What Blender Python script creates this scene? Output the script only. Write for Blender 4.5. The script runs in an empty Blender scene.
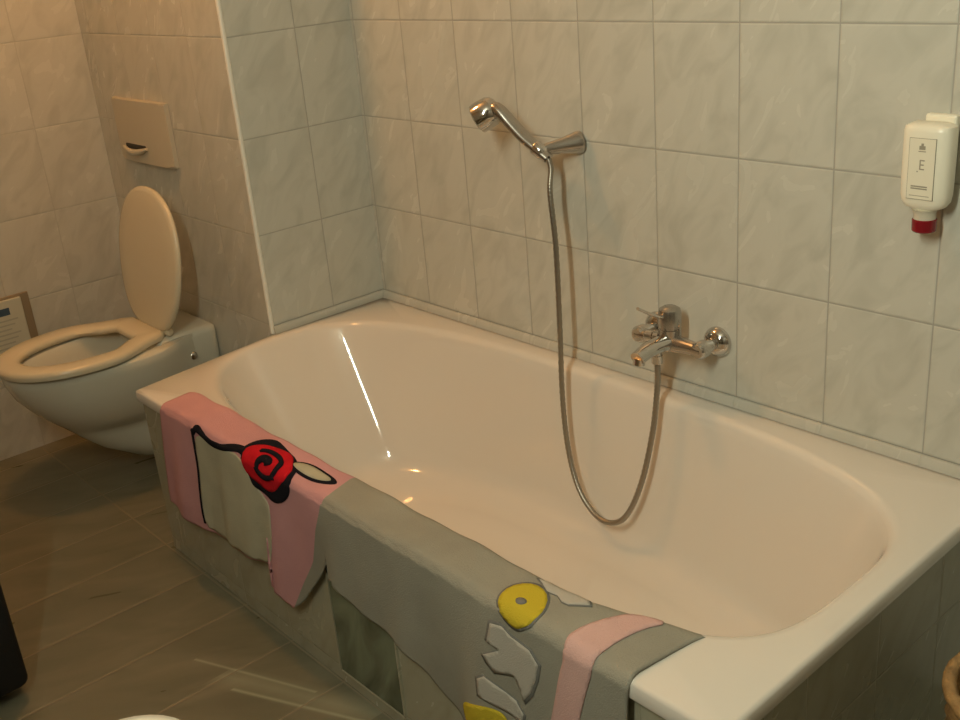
import bpy, bmesh, math
from mathutils import Vector, Matrix
S = bpy.context.scene
COL = S.collection
PI = math.pi
LIFT = 0.45          # everything is written with z=0 at the tub rim; the floor is 0.45 below

# ------------------------------------------------------------------ materials
def new_mat(name):
    m = bpy.data.materials.new(name); m.use_nodes = True
    nt = m.node_tree
    return m, nt, nt.nodes['Principled BSDF']

def plain(name, col, rough=0.5, metal=0.0, bump=0.0, bscale=200, spec=0.5, coat=0.0, trans=0.0, vary=0.0, vscale=6):
    m, nt, b = new_mat(name)
    b.inputs['Base Color'].default_value = (*col, 1)
    b.inputs['Roughness'].default_value = rough
    b.inputs['Metallic'].default_value = metal
    b.inputs['Specular IOR Level'].default_value = spec
    b.inputs['Coat Weight'].default_value = coat
    b.inputs['Transmission Weight'].default_value = trans
    tc = nt.nodes.new('ShaderNodeTexCoord')
    if bump:
        n = nt.nodes.new('ShaderNodeTexNoise'); n.inputs['Scale'].default_value = bscale; n.inputs['Detail'].default_value = 3
        nt.links.new(tc.outputs['Object'], n.inputs['Vector'])
        bp = nt.nodes.new('ShaderNodeBump'); bp.inputs['Strength'].default_value = bump; bp.inputs['Distance'].default_value = 0.002
        nt.links.new(n.outputs['Fac'], bp.inputs['Height']); nt.links.new(bp.outputs['Normal'], b.inputs['Normal'])
    if vary:
        n = nt.nodes.new('ShaderNodeTexNoise'); n.inputs['Scale'].default_value = vscale; n.inputs['Detail'].default_value = 4
        nt.links.new(tc.outputs['Object'], n.inputs['Vector'])
        r = nt.nodes.new('ShaderNodeValToRGB')
        r.color_ramp.elements[0].position = .3; r.color_ramp.elements[1].position = .7
        r.color_ramp.elements[0].color = (*[c*(1-vary) for c in col], 1)
        r.color_ramp.elements[1].color = (*[min(1, c*(1+vary)) for c in col], 1)
        nt.links.new(n.outputs['Fac'], r.inputs['Fac']); nt.links.new(r.outputs['Color'], b.inputs['Base Color'])
    return m

class NG:
    def __init__(s, nt): s.nt = nt
    def m(s, op, a, b=None, c=None):
        n = s.nt.nodes.new('ShaderNodeMath'); n.operation = op
        for i, v in enumerate((a, b, c)):
            if v is None: continue
            if isinstance(v, (int, float)): n.inputs[i].default_value = v
            else: s.nt.links.new(v, n.inputs[i])
        return n.outputs[0]
    def mix(s, f, a, b):
        n = s.nt.nodes.new('ShaderNodeMix'); n.data_type = 'RGBA'
        if isinstance(f, (int, float)): n.inputs[0].default_value = f
        else: s.nt.links.new(f, n.inputs[0])
        for k, v in ((6, a), (7, b)):
            if isinstance(v, tuple): n.inputs[k].default_value = (*v, 1)
            else: s.nt.links.new(v, n.inputs[k])
        return n.outputs[2]

def tile_mat(name, au, av, u0, v0, su, sv, c1, c2, grout, gw=0.0016, rough=0.25, relief=0.12, kind='wall', glint_arcs=False):
    """tiles laid in the object's own axes au/av, one grout line at u0/v0"""
    m, nt, b = new_mat(name); g = NG(nt)
    tc = nt.nodes.new('ShaderNodeTexCoord')
    sp = nt.nodes.new('ShaderNodeSeparateXYZ'); nt.links.new(tc.outputs['Object'], sp.inputs[0])
    U, V = sp.outputs[au], sp.outputs[av]
    u = g.m('DIVIDE', g.m('SUBTRACT', U, u0), su); v = g.m('DIVIDE', g.m('SUBTRACT', V, v0), sv)
    fu, fv = g.m('FRACT', u), g.m('FRACT', v)
    du = g.m('MULTIPLY', g.m('MINIMUM', fu, g.m('SUBTRACT', 1.0, fu)), su)
    dv = g.m('MULTIPLY', g.m('MINIMUM', fv, g.m('SUBTRACT', 1.0, fv)), sv)
    d = g.m('MINIMUM', du, dv)
    line = g.m('LESS_THAN', d, gw)
    edge = nt.nodes.new('ShaderNodeMapRange'); edge.interpolation_type = 'SMOOTHSTEP'
    nt.links.new(d, edge.inputs[0]); edge.inputs[1].default_value = gw*.6; edge.inputs[2].default_value = gw*3.0
    # a different cut of the pattern for each tile
    cid = nt.nodes.new('ShaderNodeCombineXYZ')
    nt.links.new(g.m('FLOOR', u), cid.inputs[0]); nt.links.new(g.m('FLOOR', v), cid.inputs[1])
    wn = nt.nodes.new('ShaderNodeTexWhiteNoise'); wn.noise_dimensions = '3D'; nt.links.new(cid.outputs[0], wn.inputs['Vector'])
    off = nt.nodes.new('ShaderNodeVectorMath'); off.operation = 'MULTIPLY_ADD'
    nt.links.new(wn.outputs['Color'], off.inputs[0]); off.inputs[1].default_value = (3, 3, 3)
    loc = nt.nodes.new('ShaderNodeCombineXYZ'); nt.links.new(U, loc.inputs[0]); nt.links.new(V, loc.inputs[1])
    nt.links.new(loc.outputs[0], off.inputs[2])
    ro = nt.nodes.new('ShaderNodeMapping'); nt.links.new(off.outputs[0], ro.inputs[0])
    mp = nt.nodes.new('ShaderNodeMapping'); nt.links.new(ro.outputs[0], mp.inputs[0])
    if kind == 'wall':
        ro.inputs['Rotation'].default_value = (0, 0, 0.6); mp.inputs['Scale'].default_value = (13, 5.5, 1)
    else:
        ro.inputs['Rotation'].default_value = (0, 0, 0.45); mp.inputs['Scale'].default_value = (9, 3.0, 1)
    n = nt.nodes.new('ShaderNodeTexNoise'); nt.links.new(mp.outputs[0], n.inputs['Vector'])
    n.inputs['Scale'].default_value = 1.35; n.inputs['Detail'].default_value = 3; n.inputs['Roughness'].default_value = .5; n.inputs['Distortion'].default_value = .9
    r = nt.nodes.new('ShaderNodeValToRGB'); nt.links.new(n.outputs['Fac'], r.inputs[0])
    r.color_ramp.elements[0].position = .30 if kind == 'wall' else .25; r.color_ramp.elements[1].position = .53 if kind == 'wall' else .75
    r.color_ramp.elements[0].color = (*c1, 1); r.color_ramp.elements[1].color = (*c2, 1)
    n2 = nt.nodes.new('ShaderNodeTexNoise'); nt.links.new(tc.outputs['Object'], n2.inputs['Vector']); n2.inputs['Scale'].default_value = 260; n2.inputs['Detail'].default_value = 2
    colr = r.outputs[0]
    if glint_arcs:     # floor glint painted into the tile colour: pale lines and a faint band
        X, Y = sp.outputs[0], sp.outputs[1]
        for a0, a1, a2, x0, x1, w, st in glint_arcs:
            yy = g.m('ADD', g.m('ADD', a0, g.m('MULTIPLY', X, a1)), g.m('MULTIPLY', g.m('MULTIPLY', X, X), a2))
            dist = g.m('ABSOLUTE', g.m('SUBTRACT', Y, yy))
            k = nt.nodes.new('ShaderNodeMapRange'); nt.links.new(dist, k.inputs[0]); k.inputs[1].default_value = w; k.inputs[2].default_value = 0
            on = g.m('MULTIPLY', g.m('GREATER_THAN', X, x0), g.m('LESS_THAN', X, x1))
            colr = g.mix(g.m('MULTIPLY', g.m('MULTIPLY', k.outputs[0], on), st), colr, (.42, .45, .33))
    colr = g.mix(line, colr, grout)
    nt.links.new(colr, b.inputs['Base Color'])
    b.inputs['Roughness'].default_value = rough
    nt.links.new(g.m('ADD', g.m('MULTIPLY', line, .4), g.m('ADD', g.m('MULTIPLY', n.outputs['Fac'], .15), rough-.07)), b.inputs['Roughness'])
    h = g.m('ADD', g.m('MULTIPLY', edge.outputs[0], .8), g.m('MULTIPLY', n.outputs['Fac'], relief))
    bp = nt.nodes.new('ShaderNodeBump'); bp.inputs['Strength'].default_value = .45; bp.inputs['Distance'].default_value = .0022
    nt.links.new(h, bp.inputs['Height']); nt.links.new(bp.outputs['Normal'], b.inputs['Normal'])
    return m

TW, TH, TX, TZ = 0.20, 0.2467, 0.2121, 0.021
W1, W2, GR = (.50, .50, .44), (.585, .58, .515), (.37, .36, .32)
m_back = tile_mat('tile_back', 0, 2, TX, TZ, TW, TH, W1, W2, GR, gw=.0013)
m_end = tile_mat('tile_end', 1, 2, -.172, TZ, TW, TH, W1, W2, GR, gw=.0012)
GR2 = (.46, .46, .40)
m_alc = tile_mat('tile_alcove', 0, 2, 0.0, TZ, TW, TH, W1, W2, GR2, gw=.001)
m_left = tile_mat('tile_left', 1, 2, -.37, TZ, TW, TH, W1, W2, GR2, gw=.001)
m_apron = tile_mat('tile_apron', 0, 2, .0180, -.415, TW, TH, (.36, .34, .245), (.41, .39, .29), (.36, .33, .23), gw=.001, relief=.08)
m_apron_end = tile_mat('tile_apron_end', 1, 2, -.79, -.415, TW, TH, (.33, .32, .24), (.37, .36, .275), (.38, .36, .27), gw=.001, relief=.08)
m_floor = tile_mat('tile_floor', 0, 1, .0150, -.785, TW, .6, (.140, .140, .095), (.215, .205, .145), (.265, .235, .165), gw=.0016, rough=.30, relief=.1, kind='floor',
                   glint_arcs=[(-1.185, .445, -.02, .51, .80, .006, .6), (-1.262, .462, 0, .66, .98, .007, .7), (-1.222, .450, 0, .60, .95, .045, .35)])
m_hatch = tile_mat('tile_hatch', 0, 2, 5.0, 5.0, 9.0, 9.0, (.018, .024, .013), (.24, .28, .19), (.1, .1, .08), rough=.15, relief=.05, kind='floor')
m_trimtile = plain('trim_tile', (.56, .56, .50), .25)
m_white_strip = plain('corner_strip_white', (.85, .84, .76), .35)
m_enamel = plain('bath_enamel', (.76, .715, .645), .07, coat=.6)
m_ceram = plain('ceramic', (.66, .64, .54), .12, coat=.3)
m_seat = plain('seat_plastic', (.66, .60, .45), .18)
m_plate = plain('plate_plastic', (.55, .50, .39), .35)
m_chrome = plain('chrome', (.62, .60, .57), .09, metal=1)
m_chrome_r = plain('satin_chrome', (.50, .48, .45), .24, metal=1)
m_dark = plain('dark_gap', (.03, .028, .025), .6)
m_black = plain('black_fabric', (.006, .006, .007), .7, bump=.3, bscale=500)
m_grey_tw = plain('grey_terry', (.335, .325, .27), .95, bump=.9, bscale=420, spec=.1, vary=.07, vscale=9)
m_pink_tw = plain('pink_terry', (.62, .33, .35), .95, bump=.9, bscale=420, spec=.1, vary=.06, vscale=9)
m_pink2 = plain('pink_band', (.66, .43, .40), .95, bump=.9, bscale=420, spec=.1, vary=.06, vscale=9)
m_cream = plain('cream_terry', (.50, .48, .36), .95, bump=.9, bscale=420, spec=.1, vary=.08, vscale=14)
m_ink = plain('black_terry', (.012, .012, .018), .95, bump=.6, bscale=420, spec=.1)
m_red = plain('red_terry', (.56, .012, .022), .9, bump=.8, bscale=420, spec=.1, vary=.15, vscale=30)
m_yel = plain('yellow_terry', (.58, .46, .04), .95, bump=.8, bscale=420, spec=.1)
m_pale = plain('pale_terry', (.50, .475, .42), .95, bump=.9, bscale=420, spec=.1)
m_shade = plain('charcoal_terry', (.20, .20, .185), .95, bump=.6, bscale=420, spec=.1)
m_bottle = plain('bottle_plastic', (.86, .82, .68), .3)
m_label = plain('label_paper', (.80, .76, .62), .5)
m_print = plain('label_print', (.33, .30, .23), .6)
m_redcap = plain('red_cap', (.22, .010, .016), .2)
m_clear = plain('cloudy_collar', (.62, .58, .47), .2)
m_paper = plain('packet_paper', (.60, .59, .48), .6)
m_holder = plain('holder_brown', (.30, .24, .16), .4)
m_blue = plain('packet_blue', (.05, .09, .14), .6)
m_text = plain('packet_text', (.45, .45, .37), .6)
m_wick = plain('wicker', (.30, .18, .07), .6, bump=1.0, bscale=120, vary=.3, vscale=60)
m_plaster = plain('ceiling_plaster', (.60, .56, .50), .9, bump=.2, bscale=60)
m_wood = plain('room_wall_tile', (.30, .28, .24), .35)
def emis(name, col, k):
    m, nt, b = new_mat(name)
    b.inputs['Emission Color'].default_value = (*col, 1); b.inputs['Emission Strength'].default_value = k
    b.inputs['Base Color'].default_value = (.8, .8, .8, 1)
    return m

# ------------------------------------------------------------------ helpers
def link(name, bm, mats, parent=None, smooth=False, normals=True):
    if normals: bmesh.ops.recalc_face_normals(bm, faces=bm.faces)
    me = bpy.data.meshes.new(name); bm.to_mesh(me); bm.free()
    for mt in (mats if isinstance(mats, (list, tuple)) else [mats]): me.materials.append(mt)
    if smooth:
        for p in me.polygons: p.use_smooth = True
        if smooth is not True: me.set_sharp_from_angle(angle=math.radians(smooth))
    o = bpy.data.objects.new(name, me); COL.objects.link(o)
    if parent:
        o.parent = parent
        o.matrix_parent_inverse = Matrix.Translation(parent.location).inverted()
    return o

def thing(name, label, cat, loc, group=None):
    o = bpy.data.objects.new(name, None); COL.objects.link(o)
    o.location = loc; o.empty_display_size = .05
    o['label'] = label; o['category'] = cat
    if group: o['group'] = group
    return o

def tag(o, label, cat, group=None):
    o['label'] = label; o['category'] = cat
    if group: o['group'] = group
    return o

def rings(bm, rs, closed=True, cap0=False, cap1=False):
    vr = [[bm.verts.new(p) for p in r] for r in rs]
    n = len(rs[0])
    for a, b in zip(vr, vr[1:]):
        for i in range(n if closed else n-1):
            j = (i+1) % n
            bm.faces.new((a[i], a[j], b[j], b[i]))
    if cap0: bm.faces.new(vr[0])
    if cap1: bm.faces.new(vr[-1])
    return vr

def lathe(bm, prof, origin, axis, n=32, cap0=True, cap1=True):
    """prof: list of (distance along axis, radius)"""
    ax = Vector(axis).normalized(); o = Vector(origin)
    t = Vector((0, 0, 1)) if abs(ax.z) < .9 else Vector((1, 0, 0))
    a = ax.cross(t).normalized(); b = ax.cross(a)
    rs = [[o+ax*d+(a*math.cos(2*PI*k/n)+b*math.sin(2*PI*k/n))*max(r, 1e-4) for k in range(n)] for d, r in prof]
    rings(bm, rs, cap0=cap0, cap1=cap1)

def smooth_path(pts, n=14):
    P = [Vector(p) for p in pts]; P = [P[0]*2-P[1]]+P+[P[-1]*2-P[-2]]
    out = []
    for i in range(1, len(P)-2):
        for k in range(n):
            t = k/n; a, b, c, d = P[i-1:i+3]
            out.append(.5*((2*b)+(c-a)*t+(2*a-5*b+4*c-d)*t*t+(3*b-a-3*c+d)*t**3))
    out.append(P[-2]); return out

def tube(bm, path, rad, n=14, flat=None, up=(0, 0, 1), caps=True):
    """rad: number or function of t; flat: scale of second axis"""
    P = [Vector(p) for p in path]; N = len(P)
    d0 = (P[1]-P[0]).normalized(); u = Vector(up)
    if abs(d0.dot(u)) > .95: u = Vector((1, 0, 0))
    a = (u-d0*u.dot(d0)).normalized()
    rs = []
    for i, p in enumerate(P):
        d = (P[min(i+1, N-1)]-P[max(i-1, 0)]).normalized()
        a = (a-d*a.dot(d)).normalized(); b = d.cross(a)
        t = i/(N-1)
        r = rad(t) if callable(rad) else rad
        r1, r2 = r if isinstance(r, tuple) else (r, r)
        rs.append([p+a*r1*math.cos(2*PI*k/n)+b*r2*math.sin(2*PI*k/n) for k in range(n)])
    rings(bm, rs, cap0=caps, cap1=caps)

def box(bm, lo, hi, bev=0, seg=2):
    c = (Vector(lo)+Vector(hi))/2; s = Vector(hi)-Vector(lo)
    r = bmesh.ops.create_cube(bm, size=1, matrix=Matrix.Translation(c) @ Matrix.Diagonal((*s, 1)))
    if bev:
        es = {e for v in r['verts'] for e in v.link_edges}
        bmesh.ops.bevel(bm, geom=list(es), offset=bev, segments=seg, affect='EDGES', profile=.5)

def prism(bm, poly, z0, z1):
    a = [bm.verts.new((x, y, z0)) for x, y in poly]; b = [bm.verts.new((x, y, z1)) for x, y in poly]
    n = len(poly)
    for i in range(n): bm.faces.new((a[i], a[(i+1) % n], b[(i+1) % n], b[i]))
    bm.faces.new(a); bm.faces.new(b)

def lerp(a, b, t): return a+(b-a)*t
def pw(x, pts):
    if x <= pts[0][0]: return pts[0][1]
    for (a, b), (c, d) in zip(pts, pts[1:]):
        if x <= c:
            t = (x-a)/(c-a); t = t*t*(3-2*t) if True else t
            return b+(d-b)*t
    return pts[-1][1]
def pwl(x, pts):
    if x <= pts[0][0]: return pts[0][1]
    for (a, b), (c, d) in zip(pts, pts[1:]):
        if x <= c: return b+(d-b)*(x-a)/(c-a)
    return pts[-1][1]

# ------------------------------------------------------------------ the room
FZ, CZ = -.45, 1.95
XL, XR, YF, YB = -.86, 2.95, -2.02, -.37
def wall(name, lo, hi, m):
    bm = bmesh.new(); box(bm, lo, hi); o = link(name, bm, m); o['kind'] = 'structure'; return o
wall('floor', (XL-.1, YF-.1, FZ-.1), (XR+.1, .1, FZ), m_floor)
wall('ceiling', (XL-.1, YF-.1, CZ), (XR+.1, .1, CZ+.1), m_plaster)
wall('wall_back', (0, 0, FZ), (XR+.1, .1, CZ), m_back)
wall('wall_alcove', (XL-.1, YB, FZ), (-.006, YB+.1, CZ), m_alc)
wall('wall_end', (-.1, YB+.1, FZ), (0, .1, CZ), m_end)
# the short tiled return of the end wall in front of the partition
wall('wall_partition', (-.006, YB, FZ), (0, YB+.1, CZ), m_end)
wall('wall_left', (XL-.1, YF-.1, FZ), (XL, YB, CZ), m_left)
wall('wall_right', (XR, YF-.1, FZ), (XR+.1, 0, CZ), m_wood)
wall('wall_front', (XL, YF-.1, FZ), (XR, YF, CZ), m_wood)

# white plastic edging on the outer tiled corner
bm = bmesh.new(); tube(bm, [(-.002, YB-.001, 0.001), (-.002, YB-.001, CZ)], .006, n=12)
o = link('trim_1', bm, m_white_strip, smooth=60); o['kind'] = 'structure'
# narrow rounded tile strip where the walls meet the bath rim
def strip(name, a, b, nrm):
    bm = bmesh.new(); a, b, nrm = Vector(a), Vector(b), Vector(nrm)
    prof = [(.0005, .0205), (.005, .0203), (.0085, .017), (.0105, .009), (.0125, .001), (.0005, .001)]
    L = (b-a).length; k = max(1, round(L/.2)); rs = []
    d = (b-a).normalized()
    for p in (a, b): rs.append([p+nrm*q+Vector((0, 0, z)) for q, z in prof])
    rings(bm, rs, cap0=True, cap1=True)
    o = link(name, bm, m_strip, smooth=40); o['kind'] = 'structure'
m_strip = tile_mat('tile_strip', 0, 1, TX, -.172, TW, TW, (.50, .50, .44), (.54, .53, .47), GR2, gw=.001, rough=.25, relief=.05)
strip('trim_2', (0, 0, 0), (1.80, 0, 0), (0, -1, 0))
strip('trim_3', (0, YB+.001, 0), (0, -.001, 0), (1, 0, 0))

# ------------------------------------------------------------------ bathtub
outer = [(.001, -.001), (.001, -.37), (.052, -.790), (1.768, -.802), (1.757, -.001)]
CX, CY = .876, -.385
def sup(a, b, n, t, cx=CX, cy=CY, b2=None):
    c, s = math.cos(t), math.sin(t)
    if c > 0 and s < 0: n = n*1.4 if n > 2.85 else n*1.15      # the front right corner is squarer
    bb = b if s >= 0 else (b2 or b)
    return (cx+a*math.copysign(abs(c)**(2/n), c), cy+bb*math.copysign(abs(s)**(2/n), s))
def outer_hit(dx, dy, off=0):
    best = None
    n = len(outer)
    for i in range(n):
        (x1, y1), (x2, y2) = outer[i], outer[(i+1) % n]
        ex, ey = x2-x1, y2-y1
        den = dx*ey-dy*ex
        if abs(den) < 1e-9: continue
        t = ((x1-CX)*ey-(y1-CY)*ex)/den; u = ((x1-CX)*dy-(y1-CY)*dx)/den
        if t > 0 and -1e-6 <= u <= 1+1e-6 and (best is None or t < best): best = t
    return best
N = 192
ths = [2*PI*k/N for k in range(N)]
inner0 = [sup(.838, .330, 3.0, t, b2=.335) for t in ths]
dirs = []
for x, y in inner0:
    dx, dy = x-CX, y-CY; l = math.hypot(dx, dy); dirs.append([dx/l, dy/l])
# make sure the sharp outer corners are hit
for (x, y) in outer:
    dx, dy = x-CX, y-CY; l = math.hypot(dx, dy); dx /= l; dy /= l
    k = max(range(N), key=lambda i: dirs[i][0]*dx+dirs[i][1]*dy); dirs[k] = [dx, dy]
outer_r = []
for dx, dy in dirs:
    t = outer_hit(dx, dy); outer_r.append((CX+dx*t, CY+dy*t))
def inset(r, d):
    out = []
    for x, y in r:
        dx, dy = x-CX, y-CY
        # inset each axis on its own so the strip keeps its width
        fx = 1-d/.88; fy = 1-d/.4
        out.append((CX+dx*fx, CY+dy*fy))
    return out
def R3(r, z): return [(x, y, z) for x, y in r]
bt = thing('bathtub', 'cream built-in bathtub with a tiled front along the back wall', 'bathtub', (.88, -.4, FZ))
bm = bmesh.new()
RS = [R3(inset(outer_r, .012), -.030), R3(inset(outer_r, .001), -.030), R3(outer_r, -.026), R3(outer_r, -.007),
      R3(inset(outer_r, .0022), -.002), R3(inset(outer_r, .007), 0)]
# rim edge rounding into the basin
for off, z in ((-.012, 0), (-.004, -.0012), (.003, -.006), (.008, -.014)):
    RS.append(R3([sup(.838-off, .330-off, 3.0, t, b2=.335-off) for t in ths], z))
ZB = -.385
for k in range(1, 31):
    q = k/30
    if q <= .6:
        t = q/.6; depth = t*.82; wl = t; ft = 0        # straight sloping wall
    else:
        t = (q-.6)/.4                                   # rounded foot
        depth = .82+(1-.82)*(2*t*(1-t)+t*t); wl = 1+.22*2*t*(1-t)+.22*t*t; ft = t*t
    z = lerp(-.014, ZB+.004, depth)
    l = lerp(CX-.830, .235, wl)+.16*ft; r = lerp(CX+.830, 1.600, wl)-.10*ft
    yb = lerp(CY+.322, -.104, wl)-.085*ft; yf = lerp(CY-.327, -.655, wl)+.085*ft
    cx, cy = (l+r)/2, (yb+yf)/2
    RS.append(R3([sup((r-l)/2, (yb-yf)/2, lerp(3.0, 2.7, min(1, wl)), t2, cx, cy) for t2 in ths], z))
last = [Vector(p) for p in RS[-1]]; c = Vector((.98, -.395, ZB))
for f, z in ((.9, ZB+.005), (.75, ZB+.001), (.5, ZB-.001), (.2, ZB-.002)):
    RS.append([(lerp(c.x, p.x, f), lerp(c.y, p.y, f), z) for p in last])
rings(bm, RS, cap1=True)
link('tub_shell', bm, m_enamel, bt, smooth=50)
# tiled front and ends under the rim
bm = bmesh.new()
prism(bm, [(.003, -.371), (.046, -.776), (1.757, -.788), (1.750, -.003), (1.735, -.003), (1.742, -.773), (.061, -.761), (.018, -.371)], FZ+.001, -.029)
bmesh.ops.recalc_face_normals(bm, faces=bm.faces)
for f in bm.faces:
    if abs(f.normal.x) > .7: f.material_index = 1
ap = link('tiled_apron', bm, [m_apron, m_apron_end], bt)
ap['label'] = 'beige tiled front below the rim'
def yfront(x): return -.776-(x-.046)*.012/1.711
bm = bmesh.new()
y0 = yfront(.92)
box(bm, (.820, y0-.004, -.415), (1.027, y0+.002, -.160), .001, 1)
ht = link('access_tile', bm, m_hatch, ap); ht['label'] = 'dark green marbled access tile'
bm = bmesh.new()
for lo, hi in (((.816, y0-.0055, -.419), (.820, y0, -.156)), ((1.027, y0-.0055, -.419), (1.031, y0, -.156)),
               ((.820, y0-.0055, -.419), (1.027, y0, -.415)), ((.820, y0-.0055, -.160), (1.027, y0, -.156))):
    box(bm, lo, hi)
link('tile_frame', bm, m_apron, ap)
# drain in the foot of the bath
bm = bmesh.new(); lathe(bm, [(-.002, .030), (.001, .030), (.003, .026), (.002, .012), (.004, .010), (.004, 0)], (.62, -.395, ZB+.0), (0, 0, 1), 28)
link('drain', bm, m_chrome, bt, smooth=40)

# ------------------------------------------------------------------ beach towel over the front rim
X_L = [(-.12, .20), (-.07, .190), (0, .196), (.12, .175), (.30, .150)]
X_B = [(-.12, .845), (-.07, .852), (-.01, .872), (.03, .855), (.08, .829), (.165, .797), (.24, .745), (.33, .69)]
X_R = [(-.15, 1.632), (-.12, 1.626), (-.09, 1.622), (-.02, 1.614), (.0, 1.616), (.04, 1.612), (.3, 1.60)]
HEM = [(.14, .262), (.22, .278), (.38, .274), (.53, .262), (.63, .240), (.655, .300), (.70, .318), (.74, .285), (.80, .19), (.835, .135), (.85, .13), (.875, .178), (.96, .196), (1.06, .210), (1.2, .27), (1.35, .32), (1.62, .33)]
TOPW = [(.15, .03), (.19, .075), (.215, .104), (.30, .106), (.4, .096), (.6, .086), (1.0, .094), (1.35, .094), (1.5, .118), (1.60, .152), (1.64, .156)]
T0 = .007
def cloth(x, s, off=0.0):
    """point on the towel: x along the bath, s down the front (s<0 on the rim)"""
    yedge = -.790-.012*(x-.05)/1.72
    wob = .0022*math.sin(x*23+s*9)+.0016*math.sin(x*51-s*17+1)
    R = .014
    yr = yedge-T0+.004                    # outer hanging face
    def flat(s):
        if s < -R*1.0:     # on top
            d = -s
            y = yedge+d; z = T0+wob*.8
            lim = .075 if x < 1.45 else pwl(x, [(1.45, .075), (1.62, .13)])
            nrm = Vector((0, 0, 1))
            if d > lim:        # slips over the inner lip of the bath
                e = d-lim
                y = yedge+lim+e*.80; z -= e*e*14
                nrm = Vector((0, .35, .94))
            return Vector((x, y, z)), nrm
        if s < R*.57:
            a = (s+R)/(R*1.57)*PI/2
            y = yedge+R-(R+T0-.004)*math.sin(a); z = T0-R+R*math.cos(a)+wob*.8*math.cos(a)
            return Vector((x, y, z)), Vector((0, -math.sin(a), math.cos(a)))
        d = s-R*.57
        k = min(1, d/.22)
        fold = k*(.007*math.sin(x*17+.9)+.005*math.sin(x*31+2.2)+.003*math.sin(x*60+d*12))
        bulge = .010*math.exp(-((x-.835)/.02)**2)*k
        y = yr-.003-abs(k)*.006+fold*.9-bulge*0
        y = min(y, yr-.001)
        return Vector((x, y, T0-R-d+.002)), Vector((0, -1, 0))
    p, n = flat(s)
    return p+n*off
bm = bmesh.new()
NU1, NU2, NV = 110, 130, 72
cols = []
for i in range(NU1+NU2+1):
    col = []
    for j in range(NV+1):
        v = j/NV
        s = None
        # find x iteratively since the edges depend on s
        x = .5
        for _ in range(4):
            s = lerp(-pwl(x, TOPW), pwl(x, HEM), v)
            xl, xb, xr = pwl(s, X_L), pwl(s, X_B), pwl(s, X_R)
            x = lerp(xl, xb, i/NU1) if i <= NU1 else lerp(xb, xr, (i-NU1)/NU2)
        col.append(bm.verts.new(cloth(x, s)))
    cols.append(col)
for i in range(NU1+NU2):
    for j in range(NV):
        f = bm.faces.new((cols[i][j], cols[i+1][j], cols[i+1][j+1], cols[i][j+1]))
        f.material_index = 0 if i < NU1 else 1
tw = link('beach_towel', bm, [m_pink_tw, m_grey_tw], smooth=True)
md = tw.modifiers.new('thick', 'SOLIDIFY'); md.thickness = .0045; md.offset = -1
tag(tw, 'long pink and grey towel with stitched shapes draped over the front bath rim', 'towel')

def densify(poly, step=.006):
    out = []
    n = len(poly)
    for i in range(n):
        a, b = poly[i], poly[(i+1) % n]; l = math.hypot(b[0]-a[0], b[1]-a[1]); k = max(1, int(l/step))
        for q in range(k): out.append((lerp(a[0], b[0], q/k), lerp(a[1], b[1], q/k)))
    return out
def roundp(poly, it=2):
    for _ in range(it):
        q = []
        n = len(poly)
        for i in range(n):
            a, b = poly[i], poly[(i+1) % n]
            q += [(a[0]*.75+b[0]*.25, a[1]*.75+b[1]*.25), (a[0]*.25+b[0]*.75, a[1]*.25+b[1]*.75)]
        poly = q
    return poly
def inpoly(x, y, P):
    c = False; n = len(P)
    for i in range(n):
        x1, y1 = P[i]; x2, y2 = P[i-1]
        if (y1 > y) != (y2 > y) and x < (x2-x1)*(y-y1)/(y2-y1)+x1: c = not c
    return c
def patch(name, poly, m, off=.0012, rnd=2, label=None):
    """a stitched-on shape that follows the towel"""
    if rnd: poly = roundp(poly, rnd)
    poly = densify(poly, .004)
    from mathutils.geometry import delaunay_2d_cdt
    pts = [Vector(p) for p in poly]; nb = len(pts)
    xs = [p[0] for p in poly]; ys = [p[1] for p in poly]
    g = .007; x = min(xs)
    while x < max(xs):
        y = min(ys)
        while y < max(ys):
            if inpoly(x, y, poly) and min((x-a)**2+(y-b)**2 for a, b in poly) > .003**2: pts.append(Vector((x, y)))
            y += g
        x += g
    edges = [(i, (i+1) % nb) for i in range(nb)]
    vo, eo, fo, *_ = delaunay_2d_cdt(pts, edges, [list(range(nb))], 2, 1e-6)
    bm = bmesh.new()
    vs = [bm.verts.new(cloth(v.x, v.y, off)) for v in vo]
    for f in fo:
        if len(set(f)) >= 3:
            try: bm.faces.new([vs[k] for k in f])
            except ValueError: pass
    bmesh.ops.recalc_face_normals(bm, faces=bm.faces)
    bm.normal_update()
    av = sum((f.normal for f in bm.faces), Vector())
    if av.z-av.y < 0: bmesh.ops.reverse_faces(bm, faces=bm.faces)
    o = link(name, bm, m, tw, smooth=True, normals=False)
    md = o.modifiers.new('thick', 'SOLIDIFY'); md.thickness = off*.9; md.offset = -1
    if label: o['label'] = label
    return o
def ribbon(pts, w, taper=False):
    P = [Vector((*p, 0)) for p in smooth_path([(a, b, 0) for a, b in pts], 8)] if False else [Vector(p) for p in smooth_path([(a, b, 0) for a, b in pts], 8)]
    L, Rr = [], []
    for i, p in enumerate(P):
        d = (P[min(i+1, len(P)-1)]-P[max(i-1, 0)]).normalized(); n = Vector((-d.y, d.x, 0))
        t = i/(len(P)-1)
        ww = w(t) if callable(w) else w
        L.append((p.x+n.x*ww, p.y+n.y*ww)); Rr.append((p.x-n.x*ww, p.y-n.y*ww))
    return L+Rr[::-1]
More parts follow.
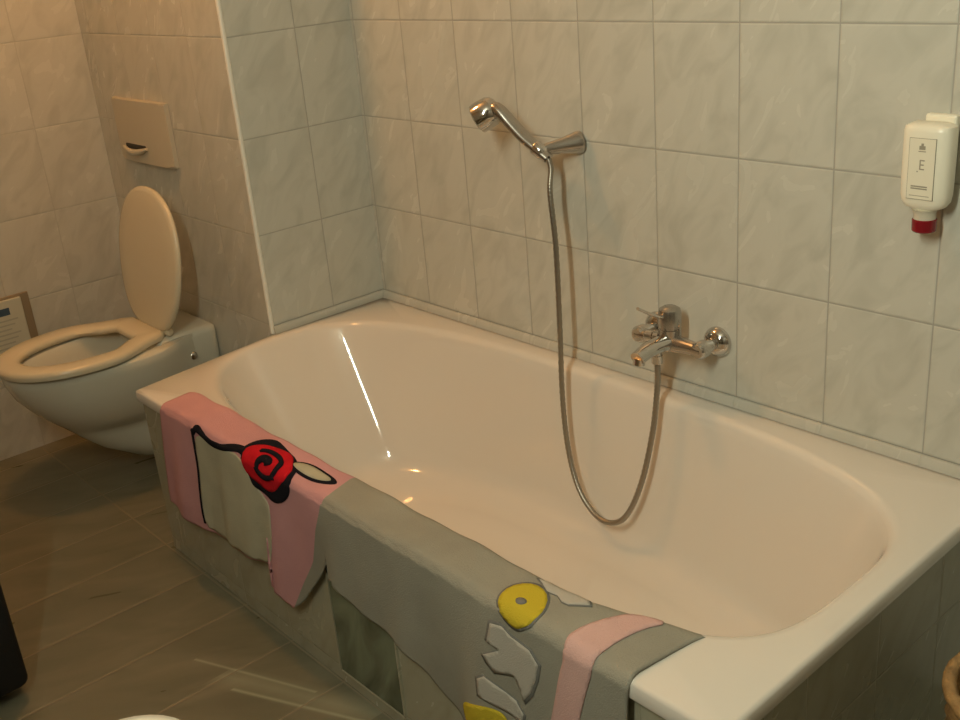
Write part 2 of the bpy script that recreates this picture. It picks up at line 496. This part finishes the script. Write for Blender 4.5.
# a plain cream field with a wavy dark border, a red rosette and a leaf
cream = [(.372, .020), (.430, .012), (.50, .014), (.56, .006), (.60, .05), (.655, .075), (.668, .09), (.66, .178), (.640, .236), (.528, .258), (.385, .271), (.335, .262), (.340, .173), (.352, .109), (.355, .048)]
patch('cream_field', cream, m_cream, .0014, 1, 'cream panel stitched on the pink end')
patch('wavy_border', ribbon([(.352, .022), (.372, .006), (.40, .010), (.44, .018), (.49, .012), (.55, -.004), (.59, .0)], lambda t: .0075), m_ink, .0024, 0, 'black wavy border')
patch('side_outline', ribbon([(.353, .02), (.350, .06), (.347, .11), (.338, .17), (.335, .215), (.337, .255)], lambda t: .0045*(1-.3*t)), m_ink, .0022, 0, 'thin black side outline')
patch('rosette_edge', [(.598, .040), (.556, -.008), (.553, -.050), (.590, -.070), (.645, -.060), (.712, -.048), (.762, -.002), (.748, .040), (.700, .072), (.650, .060), (.610, .062)], m_ink, .0024, 2, 'black edge of the rosette')
def disc(cx, cy, rx, ry, n=26, ph=0, wob=0, k=5): return [(cx+rx*(1+wob*math.cos(k*(2*PI*i/n)+ph))*math.cos(2*PI*i/n), cy+ry*(1+wob*math.cos(k*(2*PI*i/n)+ph))*math.sin(2*PI*i/n)) for i in range(n)]
patch('rosette', disc(.652, -.002, .083, .050, 40, .4, .05, 5), m_red, .0034, 0, 'round red rosette')
sw = []
for i in range(26):
    a = .6+i*.33; r = .010+.0017*i
    sw.append((.660+r*math.cos(a), .0-r*.62*math.sin(a)))
patch('rosette_swirl', ribbon(sw, lambda t: .0062*(1-.25*t)), m_ink, .0072, 0, 'black spiral on the rosette')
patch('leaf_edge', roundp([(.690, -.036), (.742, -.062), (.812, -.060), (.858, -.044), (.800, -.022), (.742, -.018)], 1), m_ink, .0022, 1, 'black edge of the leaf')
patch('leaf', roundp([(.700, -.036), (.742, -.055), (.800, -.055), (.835, -.045), (.795, -.029), (.742, -.025)], 1), m_cream, .0034, 1, 'cream leaf')
patch('pink_band', [(1.545, -.128), (1.52, -.104), (1.500, -.060), (1.492, -.02), (1.497, .02), (1.484, .06), (1.470, .121), (1.455, .175), (1.44, .29), (1.50, .30), (1.513, .175), (1.522, .12), (1.538, .06), (1.551, .02), (1.551, -.01), (1.551, -.049), (1.560, -.09), (1.580, -.126)], m_pink2, .0026, 1, 'pale pink stripe across the grey end')
# flowers and leaf shapes of the grey part
fl = [(1.345, -.006), (1.338, -.036), (1.353, -.060), (1.376, -.068), (1.404, -.056), (1.424, -.026), (1.428, -.004), (1.412, .012), (1.398, .022), (1.384, .022), (1.366, .014)]
patch('yellow_flower_edge', [(1.384+(a-1.384)*1.10, -.022+(b+.022)*1.12) for a, b in fl], m_shade, .0013, 2, 'grey edge of the yellow flower')
patch('yellow_flower', fl, m_yel, .0022, 1, 'yellow flower')
patch('flower_centre', disc(1.382, -.019, .0095, .0075, 14), m_shade, .0032, 0, 'grey flower centre')
A = [(1.358, -.082), (1.376, -.094), (1.405, -.095), (1.429, -.100), (1.454, -.094), (1.468, -.079), (1.441, -.060), (1.428, -.060), (1.411, -.068), (1.390, -.066)]
B = [(1.337, .040), (1.362, .034), (1.383, .044), (1.422, .048), (1.440, .066), (1.433, .096), (1.420, .128), (1.404, .150), (1.396, .132), (1.384, .115), (1.344, .128), (1.329, .117), (1.319, .105), (1.355, .082), (1.328, .078)]
Cc = [(1.303, .158), (1.319, .146), (1.357, .156), (1.385, .160), (1.402, .177), (1.397, .197), (1.376, .193), (1.342, .194), (1.306, .190)]
Y2 = [(1.250, .236), (1.294, .212), (1.329, .202), (1.358, .202), (1.368, .220), (1.330, .256), (1.274, .278), (1.250, .262)]
def grow(P, k):
    cx = sum(a for a, b in P)/len(P); cy = sum(b for a, b in P)/len(P)
    return [(cx+(a-cx)*(1+k), cy+(b-cy)*(1+k)) for a, b in P]
for nm, P in (('A', A), ('B', B), ('C', Cc)):
    patch('petal_shape_edge', grow(P, .10), m_shade, .0013, 0, 'grey edge of a pale petal shape')
    patch('petal_shape', P, m_pale, .0022, 0, 'pale petal shape')
patch('yellow_flower', Y2, m_yel, .0022, 2, 'second yellow flower near the hem')

# ------------------------------------------------------------------ toilet
TXC = -.44
def egg(hw, yb, yt, z, n=64, ystraight=.24, cx=TXC, pw_=2.15, hwb=None):
    """D outline: flat back at yb, straight sides, elliptical nose reaching yt"""
    ym = yb-min(ystraight, (yb-yt)*.45)
    hb = hwb or hw
    def side(q):
        q = q*q*(3-2*q); return lerp(hb, hw, q)
    pts = []
    for k in range(n):
        t = k/n
        if t < .5:      # nose: from right side to left side
            a = -PI*t*2
            c, s = math.cos(a), math.sin(a)
            pts.append((cx+hw*math.copysign(abs(c)**(2/pw_), c), ym-(ym-yt)*abs(s)**(2/pw_), z))
        elif t < .6:
            q = (t-.5)/.1; pts.append((cx-side(1-q), lerp(ym, yb+.0-.012, q), z))
        elif t < .9:
            q = (t-.6)/.3; e = .012
            pts.append((cx+lerp(-hb+.012, hb-.012, q), yb, z))
        else:
            q = (t-.9)/.1; pts.append((cx+side(q), lerp(yb-.012, ym, q), z))
    return pts
tl = thing('toilet', 'wall-hung cream toilet with raised lid below the flush plate', 'toilet', (TXC, -.40, FZ+.05))
YW = -.372
bm = bmesh.new()
outs = []
prof = [(-.406, .070, -.575), (-.401, .084, -.605), (-.386, .090, -.655), (-.329, .094, -.740), (-.281, .098, -.788), (-.262, .101, -.805), (-.250, .112, -.816), (-.235, .130, -.830), (-.210, .148, -.856),
        (-.17, .165, -.893), (-.12, .177, -.928), (-.075, .183, -.945), (-.052, .184, -.948), (-.047, .180, -.944)]
for z, hw, yt in prof: outs.append(egg(hw, YW, yt, z, hwb=min(hw, .100)))
inn = [egg(.135, YW-.17, -.905, -.047, ystraight=.05), egg(.130, YW-.175, -.898, -.055, ystraight=.05), egg(.125, YW-.18, -.88, -.09, ystraight=.05),
       egg(.11, YW-.19, -.84, -.15, ystraight=.05), egg(.085, YW-.20, -.78, -.20, ystraight=.05), egg(.05, YW-.21, -.70, -.235, ystraight=.05)]
# align the ring starts
rings(bm, outs+inn, cap0=True, cap1=True)
link('bowl', bm, m_ceram, tl, smooth=55)
# wide shoulder block between wall and bowl
bm = bmesh.new()
def rr(x0, x1, y0, y1, z, r=.03, n=6):
    P = []
    for cx, cy, a0 in ((x1-r, y1-r, 0), (x0+r, y1-r, PI/2), (x0+r, y0+r, PI), (x1-r, y0+r, 1.5*PI)):
        for k in range(n+1):
            a = a0+PI/2*k/n; P.append((cx+r*math.cos(a), cy+r*math.sin(a), z))
    return P
rings(bm, [rr(TXC-.095, TXC+.095, -.44, YW+.001, -.21, .02), rr(TXC-.108, TXC+.108, -.50, YW+.001, -.17, .02), rr(TXC-.116, TXC+.116, -.54, YW+.001, -.13, .02), rr(TXC-.120, TXC+.120, -.56, YW+.001, -.06, .024),
           rr(TXC-.117, TXC+.117, -.56, YW+.001, -.048, .024), rr(TXC-.105, TXC+.105, -.55, YW-.012, -.038, .020)], cap0=True, cap1=True)
link('rear_shoulder', bm, m_ceram, tl, smooth=55)
for sx in (-1, 1):
    bm = bmesh.new(); lathe(bm, [(0, .013), (.004, .013), (.009, .009), (.011, .002)], (TXC+sx*.117, -.462, -.112), (sx, 0, 0), 20)
    link('fixing_cap', bm, m_chrome, tl, smooth=50)
bm = bmesh.new(); lathe(bm, [(0, .006), (.0015, .006), (.002, .003)], (TXC+.0935, -.60, -.30), (1, 0, -.05), 14)
link('bolt_cover', bm, m_dark, tl, smooth=50)
bm = bmesh.new(); bmesh.ops.create_circle(bm, cap_ends=True, radius=.055, segments=32, matrix=Matrix.Translation((TXC, -.70, -.222)))
link('water', bm, plain('bowl_water', (.42, .46, .40), .03, trans=.0), tl)
# seat ring
def seat_ring(hw, yb, yt, z, ys=.10): return egg(hw, yb, yt, z, ystraight=ys, pw_=2.2, hwb=hw*.62)
bm = bmesh.new()
o_ = lambda d, z: seat_ring(.190-d, -.520-d, -.957+d, z, .19)
i_ = lambda d, z: seat_ring(.120+d, -.600+d, -.888-d, z, .10)
RS = [i_(0, -.030), i_(.004, -.040), i_(.012, -.043), o_(.012, -.043), o_(.002, -.040), o_(0, -.030), o_(.003, -.022), o_(.012, -.018), i_(.016, -.018), i_(.005, -.022), i_(0, -.030)]
rings(bm, RS)
bmesh.ops.remove_doubles(bm, verts=bm.verts, dist=1e-6)
link('seat', bm, m_seat, tl, smooth=60)
# raised lid leaning back to the wall
bm = bmesh.new()
def lidpt(x, h, d):          # h: height along the lid, d: thickness direction (towards room)
    tilt = math.radians(9.5)
    y = -.518+h*math.sin(tilt)-d*math.cos(tilt); z = -.026+h*math.cos(tilt)-d*math.sin(tilt)*-1
    return (TXC+.028+x, y, z)
def lid_outline(hw, L, n=64, ins=0):
    P = []
    for k in range(n):
        a = 2*PI*k/n; c, s = math.cos(a), math.sin(a)
        h0 = L*.50
        if s >= 0: x = (hw-ins)*math.copysign(abs(c)**.90, c); h = h0+(L-h0-ins)*abs(s)**.90
        else:
            x = (hw-ins)*math.copysign(abs(c)**.50, c); h = h0-(h0-ins)*abs(s)**.62
            x *= 1-.22*abs(s)
        P.append((x, h))
    return P
LL, LW = .400, .186
seq = [(0.02, .004), (.006, .001), (.0, .005), (0, .011), (.004, .016), (.014, .019), (.06, .021)]
RS = [[lidpt(x, h, d) for x, h in lid_outline(LW, LL, ins=i)] for i, d in seq]
rings(bm, RS, cap0=True, cap1=True)
link('lid', bm, m_seat, tl, smooth=60)
for sx in (-.075, .075):
    bm = bmesh.new(); lathe(bm, [(-.022, .010), (-.020, .012), (.020, .012), (.022, .010)], (TXC+.02+sx, -.515, -.024), (1, 0, 0), 18)
    link('hinge', bm, m_seat, tl, smooth=50)

# flush plate
bm = bmesh.new()
fx0, fx1, fz0, fz1 = -.712, -.372, .408, .585
def pl(ix, y): return [(x, y, z) for x, z in ((fx0+ix, fz0+ix), (fx1-ix, fz0+ix), (fx1-ix, fz1-ix), (fx0+ix, fz1-ix))]
fp = thing('flush_plate', 'cream rectangular flush plate on the wall above the toilet', 'flush plate', (-.51, YB, .40))
# front is slightly bowed
n = 14; RSx = []
bm = bmesh.new()
prof = []
for k in range(n+1):
    t = k/n; x = lerp(fx0, fx1, t)
    bow = .018*(1-(2*t-1)**2)**.5 if 0 < t < 1 else 0
    prof.append((x, YB-.014-bow*.55))
prof = [(fx0, YB-.001)]+prof+[(fx1, YB-.001)]
a = [bm.verts.new((x, y, fz0)) for x, y in prof]; b = [bm.verts.new((x, y, fz1)) for x, y in prof]
for i in range(len(prof)-1): bm.faces.new((a[i], a[i+1], b[i+1], b[i]))
bm.faces.new((a[0], b[0], b[-1], a[-1])); bm.faces.new(a); bm.faces.new(b)
es = [e for e in bm.edges if abs(e.verts[0].co.z-e.verts[1].co.z) < 1e-6 and e.verts[0].co.y < YB-.01 and e.verts[1].co.y < YB-.01]
bmesh.ops.bevel(bm, geom=es, offset=.004, segments=2, affect='EDGES')
link('plate', bm, m_plate, fp, smooth=35)
bm = bmesh.new(); box(bm, (-.640, YB-.0275, .446), (-.515, YB-.022, .460), .002)
link('button_slot', bm, m_dark, fp)
bm = bmesh.new()
pth = [(-.655+.150*k/16, YB-.026-.010*math.sin(PI*k/16), .448-.012*math.sin(PI*k/16)+.004*(k/16)) for k in range(17)]
tube(bm, pth, lambda t: (.010*(.25+.75*math.sin(PI*min(max(t, .02), .98))**.6), .006), n=12)
link('push_button', bm, m_plate, fp, smooth=50)

# ------------------------------------------------------------------ packet holder on the left wall
ph = thing('paper_packet_holder', 'brown wall holder with a printed white packet on the left wall beside the toilet', 'paper holder', (XL, -.80, -.16))
bm = bmesh.new(); box(bm, (XL+.001, -.900, -.155), (XL+.010, -.708, .050), .002); link('back_board', bm, m_holder, ph)
bm = bmesh.new(); box(bm, (XL+.010, -.895, -.150), (XL+.022, -.735, .043), .003); pk = link('packet', bm, m_paper, ph); pk['label'] = 'white printed paper packet'
bm = bmesh.new(); box(bm, (XL+.022, -.812, -.002), (XL+.0226, -.776, .020), 0); link('blue_mark', bm, m_blue, pk)
for k in range(8):
    z = -.018-.014*k
    bm = bmesh.new(); box(bm, (XL+.022, -.885, z-.0022), (XL+.0224, -.757-.012*(k % 3), z+.0022)); link('text_line', bm, m_text, pk)

# ------------------------------------------------------------------ hand shower, holder, hose, mixer
hold = thing('shower_holder', 'chrome cone-shaped wall bracket carrying the hand shower', 'shower bracket', (.800, -.001, .512))
P0, P1 = Vector((.806, -.001, .512)), Vector((.772, -.080, .507))
ax = (P1-P0)
bm = bmesh.new(); L = ax.length
lathe(bm, [(-.0, .024), (.004, .0245), (.012, .0235), (L*.45, .0175), (L*.8, .0135), (L, .0125)], P0, ax, 32)
link('cone', bm, m_chrome_r, hold, smooth=50)
HD = Vector((-.118, -.022, .086)).normalized()
CU = Vector((.770, -.090, .506))
bm = bmesh.new()
lathe(bm, [(-.014, .0115), (-.010, .0150), (.012, .0165), (.015, .0150)], CU, HD, 28)
link('cup', bm, m_chrome, hold, smooth=40)
hs = thing('hand_shower', 'chrome hand shower with a round head resting in the wall bracket', 'hand shower', CU)
HB = Vector((.640, -.115, .582))      # head centre
pth = smooth_path([CU-HD*.026, CU+HD*.01, CU+HD*.05, CU+HD*.09+Vector((.002, 0, .004)), HB+Vector((.032, .004, .008)), HB+Vector((.014, 0, .012))], 8)
bm = bmesh.new(); tube(bm, pth, lambda t: (.0105+.0035*t, .0125+.006*math.sin(PI*min(1, t*.8+.1))), n=18)
link('handle', bm, m_chrome_r, hs, smooth=60)
hd = Vector((-.62, -.52, -.42)).normalized()
bm = bmesh.new()
lathe(bm, [(-.026, .006), (-.025, .020), (-.020, .0275), (-.010, .0325), (.010, .0340), (.026, .0335), (.029, .029)], HB, hd, 36)
hh = link('head', bm, m_chrome, hs, smooth=45)
bm = bmesh.new(); lathe(bm, [(0, .028), (.002, .0275), (.0025, .01), (.0025, .0005)], HB+hd*.0275, hd, 32)
sf = link('spray_face', bm, plain('spray_grey', (.16, .15, .13), .4), hh, smooth=30)

MX, MZ = 1.090, .134
mt = thing('bath_mixer_tap', 'chrome single-lever bath mixer with spout on the back wall', 'tap', (MX, -.001, MZ))
for sx, nm in ((-1, 0), (1, 0)):
    x = MX+sx*.078
    bm = bmesh.new(); lathe(bm, [(0, .032), (.003, .0325), (.010, .030), (.018, .022), (.022, .014)], (x, -.001, MZ), (0, -1, 0), 36)
    link('wall_rose', bm, m_chrome, mt, smooth=45)
    bm = bmesh.new(); lathe(bm, [(0, .013), (.030, .013), (.031, .0185), (.050, .0185), (.056, .014), (.057, .004)], (x, -.018, MZ), (0, -1, 0), 24)
    link('union_nut', bm, m_chrome, mt, smooth=40)
bm = bmesh.new()
tube(bm, [(MX-.085, -.062, MZ), (MX-.06, -.062, MZ), (MX-.03, -.062, MZ), (MX, -.062, MZ), (MX+.03, -.062, MZ), (MX+.06, -.062, MZ), (MX+.085, -.062, MZ)],
     lambda t: (.0135+.008*math.exp(-((t-.5)/.2)**2), .0135+.009*math.exp(-((t-.5)/.2)**2)), n=24)
link('body', bm, m_chrome_r, mt, smooth=60)
bm = bmesh.new()
pth = smooth_path([(MX, -.062, MZ+.002), (MX-.001, -.10, MZ+.004), (MX-.002, -.135, MZ+.001), (MX-.002, -.162, MZ-.006)], 10)
tube(bm, pth, lambda t: (lerp(.017, .0140, t), lerp(.023, .0165, t)), n=22)
link('spout', bm, m_chrome, mt, smooth=60)
bm = bmesh.new(); lathe(bm, [(0, .0125), (.012, .0125), (.013, .011)], (MX-.002, -.155, MZ-.008), (0, -.15, -1), 22)
link('spout_nozzle', bm, m_chrome, mt, smooth=40)
bm = bmesh.new(); lathe(bm, [(0, .0235), (.022, .0235), (.023, .0215), (.026, .0215), (.027, .0240), (.056, .0240), (.064, .022), (.069, .014), (.070, .002)], (MX, -.060, MZ+.008), (0, 0, 1), 36)
ct = link('cartridge_cap', bm, m_chrome_r, mt, smooth=40)
bm = bmesh.new()
pth = smooth_path([(MX, -.066, MZ+.056), (MX-.006, -.090, MZ+.063), (MX-.014, -.115, MZ+.077), (MX-.020, -.135, MZ+.090)], 8)
tube(bm, pth, lambda t: (.0035, lerp(.009, .0055, t)), n=14)
link('lever', bm, m_chrome, mt, smooth=60)
bm = bmesh.new(); lathe(bm, [(0, .008), (.010, .008), (.012, .011), (.026, .011), (.029, .008)], (MX-.020, -.075, MZ+.010), (-1, -.35, .05), 22)
link('diverter_knob', bm, m_chrome, mt, smooth=40)
bm = bmesh.new(); lathe(bm, [(0, .010), (.012, .010), (.013, .012), (.030, .012), (.032, .008)], (MX-.010, -.090, MZ-.010), (0, 0, -1), 22)
link('hose_nut', bm, m_chrome, mt, smooth=40)

s0 = CU-HD*.026
hp = [s0, s0-HD*.006+Vector((0, 0, -.020)), (.801, -.097, .42), (.813, -.101, .30), (.818, -.108, .12), (.826, -.120, -.05), (.848, -.132, -.17),
      (.888, -.145, -.250), (.940, -.152, -.292), (.988, -.152, -.297), (1.030, -.145, -.265), (1.062, -.130, -.180), (1.080, -.110, -.06), (1.082, -.094, .04), (1.080, -.090, .094)]
pth = smooth_path(hp, 26)
bm = bmesh.new(); tube(bm, pth, lambda t: .0062+.0006*math.sin(t*PI*2*230), n=12)
ho = link('shower_hose', bm, m_chrome_r, smooth=True)
tag(ho, 'long metal hose looping from the hand shower down into the bath', 'hose')
m_hose = plain('hose_metal', (.36, .33, .28), .32, metal=.9); ho.data.materials[0] = m_hose

# ------------------------------------------------------------------ soap dispenser
sd = thing('soap_dispenser', 'white wall soap dispenser bottle with a dark red cap beside the bath', 'soap dispenser', (1.597, 0, .44))
BX, BY = 1.600, -.036
def oval(hw, hd, z0, n=48, p=3.2): return [(BX+hw*math.copysign(abs(math.cos(2*PI*k/n))**(2/p), math.cos(2*PI*k/n)), BY+.93*hd*math.copysign(abs(math.sin(2*PI*k/n))**(2/p), math.sin(2*PI*k/n)), z0+.005) for k in range(n)]
bm = bmesh.new()
rings(bm, [oval(.012, .012, .470), oval(.020, .015, .473), oval(.032, .020, .478), oval(.0375, .0235, .486), oval(.0395, .025, .498), oval(.0400, .0255, .52), oval(.0400, .0255, .60), oval(.0385, .0240, .607), oval(.030, .018, .611)], cap0=True, cap1=True)
bo = link('bottle', bm, m_bottle, sd, smooth=50)
yf = BY-.0238
def lbl(x0, x1, z0, z1, m, nm, d=.0004, par=None, lb=None):
    bm = bmesh.new(); box(bm, (x0+.004, yf-d, z0+.006), (x1+.004, yf+.003, z1+.006)); o = link(nm, bm, m, par or bo)
    if lb: o['label'] = lb
    return o
lb = lbl(BX-.026, BX+.018, .492, .590, m_print, 'label_border', .0004)
lbl(BX-.0252, BX+.0172, .4928, .5892, m_label, 'label', .0007)
for k, (x0, x1, z0, z1) in enumerate([(-.009, .001, .572, .578), (-.006, -.002, .578, .582), (-.010, .002, .5685, .570)]):
    lbl(BX+x0, BX+x1, z0, z1, m_print, 'emblem', .0010)
for k, (x0, x1, z0, z1) in enumerate([(-.007, -.005, .540, .556), (-.005, .001, .554, .556), (-.005, .000, .547, .549), (-.005, .001, .540, .542), (-.011, -.009, .536, .538)]):
    lbl(BX+x0, BX+x1, z0, z1, m_print, 'monogram', .0010)
for z in (.512, .5085): lbl(BX-.019, BX+.008, z, z+.0022, m_print, 'text_line', .0010)
lbl(BX-.021, BX+.012, .4975, .4985, m_print, 'text_line', .0010)
bm = bmesh.new(); lathe(bm, [(0, .0175), (.010, .017), (.014, .019), (.016, .020)], (BX, BY, .462), (0, 0, 1), 30); link('collar', bm, m_clear, sd, smooth=40)
bm = bmesh.new(); lathe(bm, [(0, .0170), (.002, .0190), (.020, .0195), (.0215, .018)], (BX, BY, .4405), (0, 0, 1), 30); link('cap', bm, m_redcap, sd, smooth=40)
bm = bmesh.new(); box(bm, (BX-.022, -.016, .54), (BX+.030, -.001, .626), .004); link('wall_bracket', bm, m_bottle, sd)

# ------------------------------------------------------------------ wicker basket beyond the bath end
BK = (1.985, -.385)
bk = thing('wicker_basket', 'round tan wicker basket on the floor past the right end of the bath', 'basket', (BK[0], BK[1], FZ))
bm = bmesh.new()
def bring(r, z, n=72): return [(BK[0]+(r+.0025*(1 if (k//2+int(z*90)) % 2 else -1))*math.cos(2*PI*k/n), BK[1]+(r+.0025*(1 if (k//2+int(z*90)) % 2 else -1))*math.sin(2*PI*k/n), z) for k in range(n)]
lv = [FZ+.002+.0115*k for k in range(33)]
RS = [bring(.085+.030*(k/30)**.8, z) for k, z in enumerate(lv)]
RI = [bring(.077+.030*(k/30)**.8, z) for k, z in list(enumerate(lv))[::-1][:-1]]
rings(bm, RS+RI, cap0=True, cap1=True); link('woven_body', bm, m_wick, bk, smooth=True)
bm = bmesh.new()
RS = []
for k in range(73):
    a = 2*PI*k/72; RS.append((BK[0]+.113*math.cos(a), BK[1]+.113*math.sin(a), lv[-1]+.004+.0015*math.sin(a*24)))
tube(bm, RS, .010, n=10, caps=False); link('rim', bm, m_wick, bk, smooth=True)

# ------------------------------------------------------------------ wash basin corner by the camera
wb = thing('washbasin', 'white washbasin whose rounded edge shows at the bottom of the photo', 'washbasin', (1.94, YF, .2))
bx0, bx1, by0, by1 = 1.628, 2.16, YF+.002, -1.417
def bz(i, z, r): return rr(bx0+i, bx1-i, by0+min(i, .03), by1-i, z, r*.75, 8)
bm = bmesh.new()
rings(bm, [bz(.17, .20, .05), bz(.10, .23, .06), bz(.03, .30, .075), bz(.004, .36, .085), bz(0, .370, .085), bz(.004, .378, .083), bz(.012, .380, .078),
           bz(.045, .378, .07), bz(.055, .370, .07), bz(.08, .31, .07), bz(.13, .275, .05), bz(.20, .27, .03)], cap0=True, cap1=True)
bmesh.ops.translate(bm, verts=bm.verts, vec=(.006, -.003, -.004))
link('bowl', bm, m_ceram, wb, smooth=50)
bm = bmesh.new(); lathe(bm, [(0, .055), (.30, .05), (.62, .065)], (1.9, -1.80, FZ+.002), (0, 0, 1), 28)
link('pedestal', bm, m_ceram, wb, smooth=50)

# ------------------------------------------------------------------ black suitcase at the left edge
sc_ = thing('suitcase', 'black upright suitcase at the lower left edge of the photo', 'suitcase', (.18, -1.50, FZ))
bm = bmesh.new(); box(bm, (.08, -1.72, FZ+.03), (.372, -1.256, FZ+.62), .022, 4); link('shell', bm, m_black, sc_, smooth=50)
for x in (.09, .305):
    for y in (-1.68, -1.31):
        bm = bmesh.new(); lathe(bm, [(-.010, .018), (-.009, .020), (.009, .020), (.010, .018)], (x, y, FZ+.0205), (1, 0, 0), 20); link('wheel', bm, m_dark, sc_, smooth=50)
bm = bmesh.new(); tube(bm, smooth_path([(.2, -1.56, FZ+.618), (.2, -1.555, FZ+.645), (.2, -1.50, FZ+.655), (.2, -1.43, FZ+.645), (.2, -1.425, FZ+.618)], 6), .009, n=10); link('handle', bm, m_dark, sc_, smooth=60)

# ------------------------------------------------------------------ lamps
WARM, COOL = (1.0, .455, .14), (.985, 1.0, .79)
def light(name, kind, loc, col, e, size=.1, rot=None):
    l = bpy.data.lights.new(name, kind); l.color = col; l.energy = e
    if kind == 'POINT': l.shadow_soft_size = size
    if kind == 'AREA': l.shape = 'RECTANGLE'; l.size, l.size_y = size
    o = bpy.data.objects.new(name, l); COL.objects.link(o); o.location = loc
    if rot: o.rotation_euler = rot
    return o
WL = Vector((-.05, -.78, 1.80)); CL = Vector((1.84, YF+.085, 1.50))
light('ceiling_lamp_light', 'POINT', WL, WARM, 23, .06)
light('mirror_lamp_light', 'AREA', CL, COOL, 24, (.07, .74), (PI/2, 0, 0))
t = thing('ceiling_lamp', 'round ceiling lamp over the toilet side of the room', 'lamp', (WL.x, WL.y, CZ))
bm = bmesh.new(); lathe(bm, [(0, .05), (.012, .05), (.02, .01), (.06, .008)], (WL.x, WL.y, CZ-.001), (0, 0, -1), 28); link('mount', bm, m_chrome, t, smooth=45)
bm = bmesh.new(); lathe(bm, [(0, .02), (.004, .07), (.010, .10), (.012, .10), (.006, .07), (.002, .02)], (WL.x, WL.y, WL.z+.085), (0, 0, -1), 32, False, False); link('shade', bm, m_plaster, t, smooth=45)
t = thing('wall_lamp', 'tall white tube lamp on the wall above the washbasin', 'lamp', (CL.x, YF, CL.z))
bm = bmesh.new(); box(bm, (CL.x-.045, YF+.001, CL.z-.41), (CL.x+.045, CL.y-.004, CL.z+.41), .008); link('housing', bm, m_bottle, t)
w = bpy.data.worlds.new('world'); S.world = w; w.use_nodes = True
w.node_tree.nodes['Background'].inputs[0].default_value = (.5, .45, .35, 1); w.node_tree.nodes['Background'].inputs[1].default_value = .02

# ------------------------------------------------------------------ camera
cd = bpy.data.cameras.new('camera'); cam = bpy.data.objects.new('camera', cd); COL.objects.link(cam)
cd.sensor_width = 36; cd.lens = 40.005; cd.clip_start = .02
cam.location = (2.40546, -1.67620, .96044)
cam.rotation_euler = (1.184009, .081806, .840559)
S.camera = cam
# put the floor at height zero
for o in list(S.objects):
    if o.parent is None: o.location.z += LIFT
S.view_settings.view_transform = 'Standard'; S.view_settings.look = 'None'
S.view_settings.gamma = 1; S.view_settings.use_curve_mapping = False
S.view_settings.exposure = 0.0
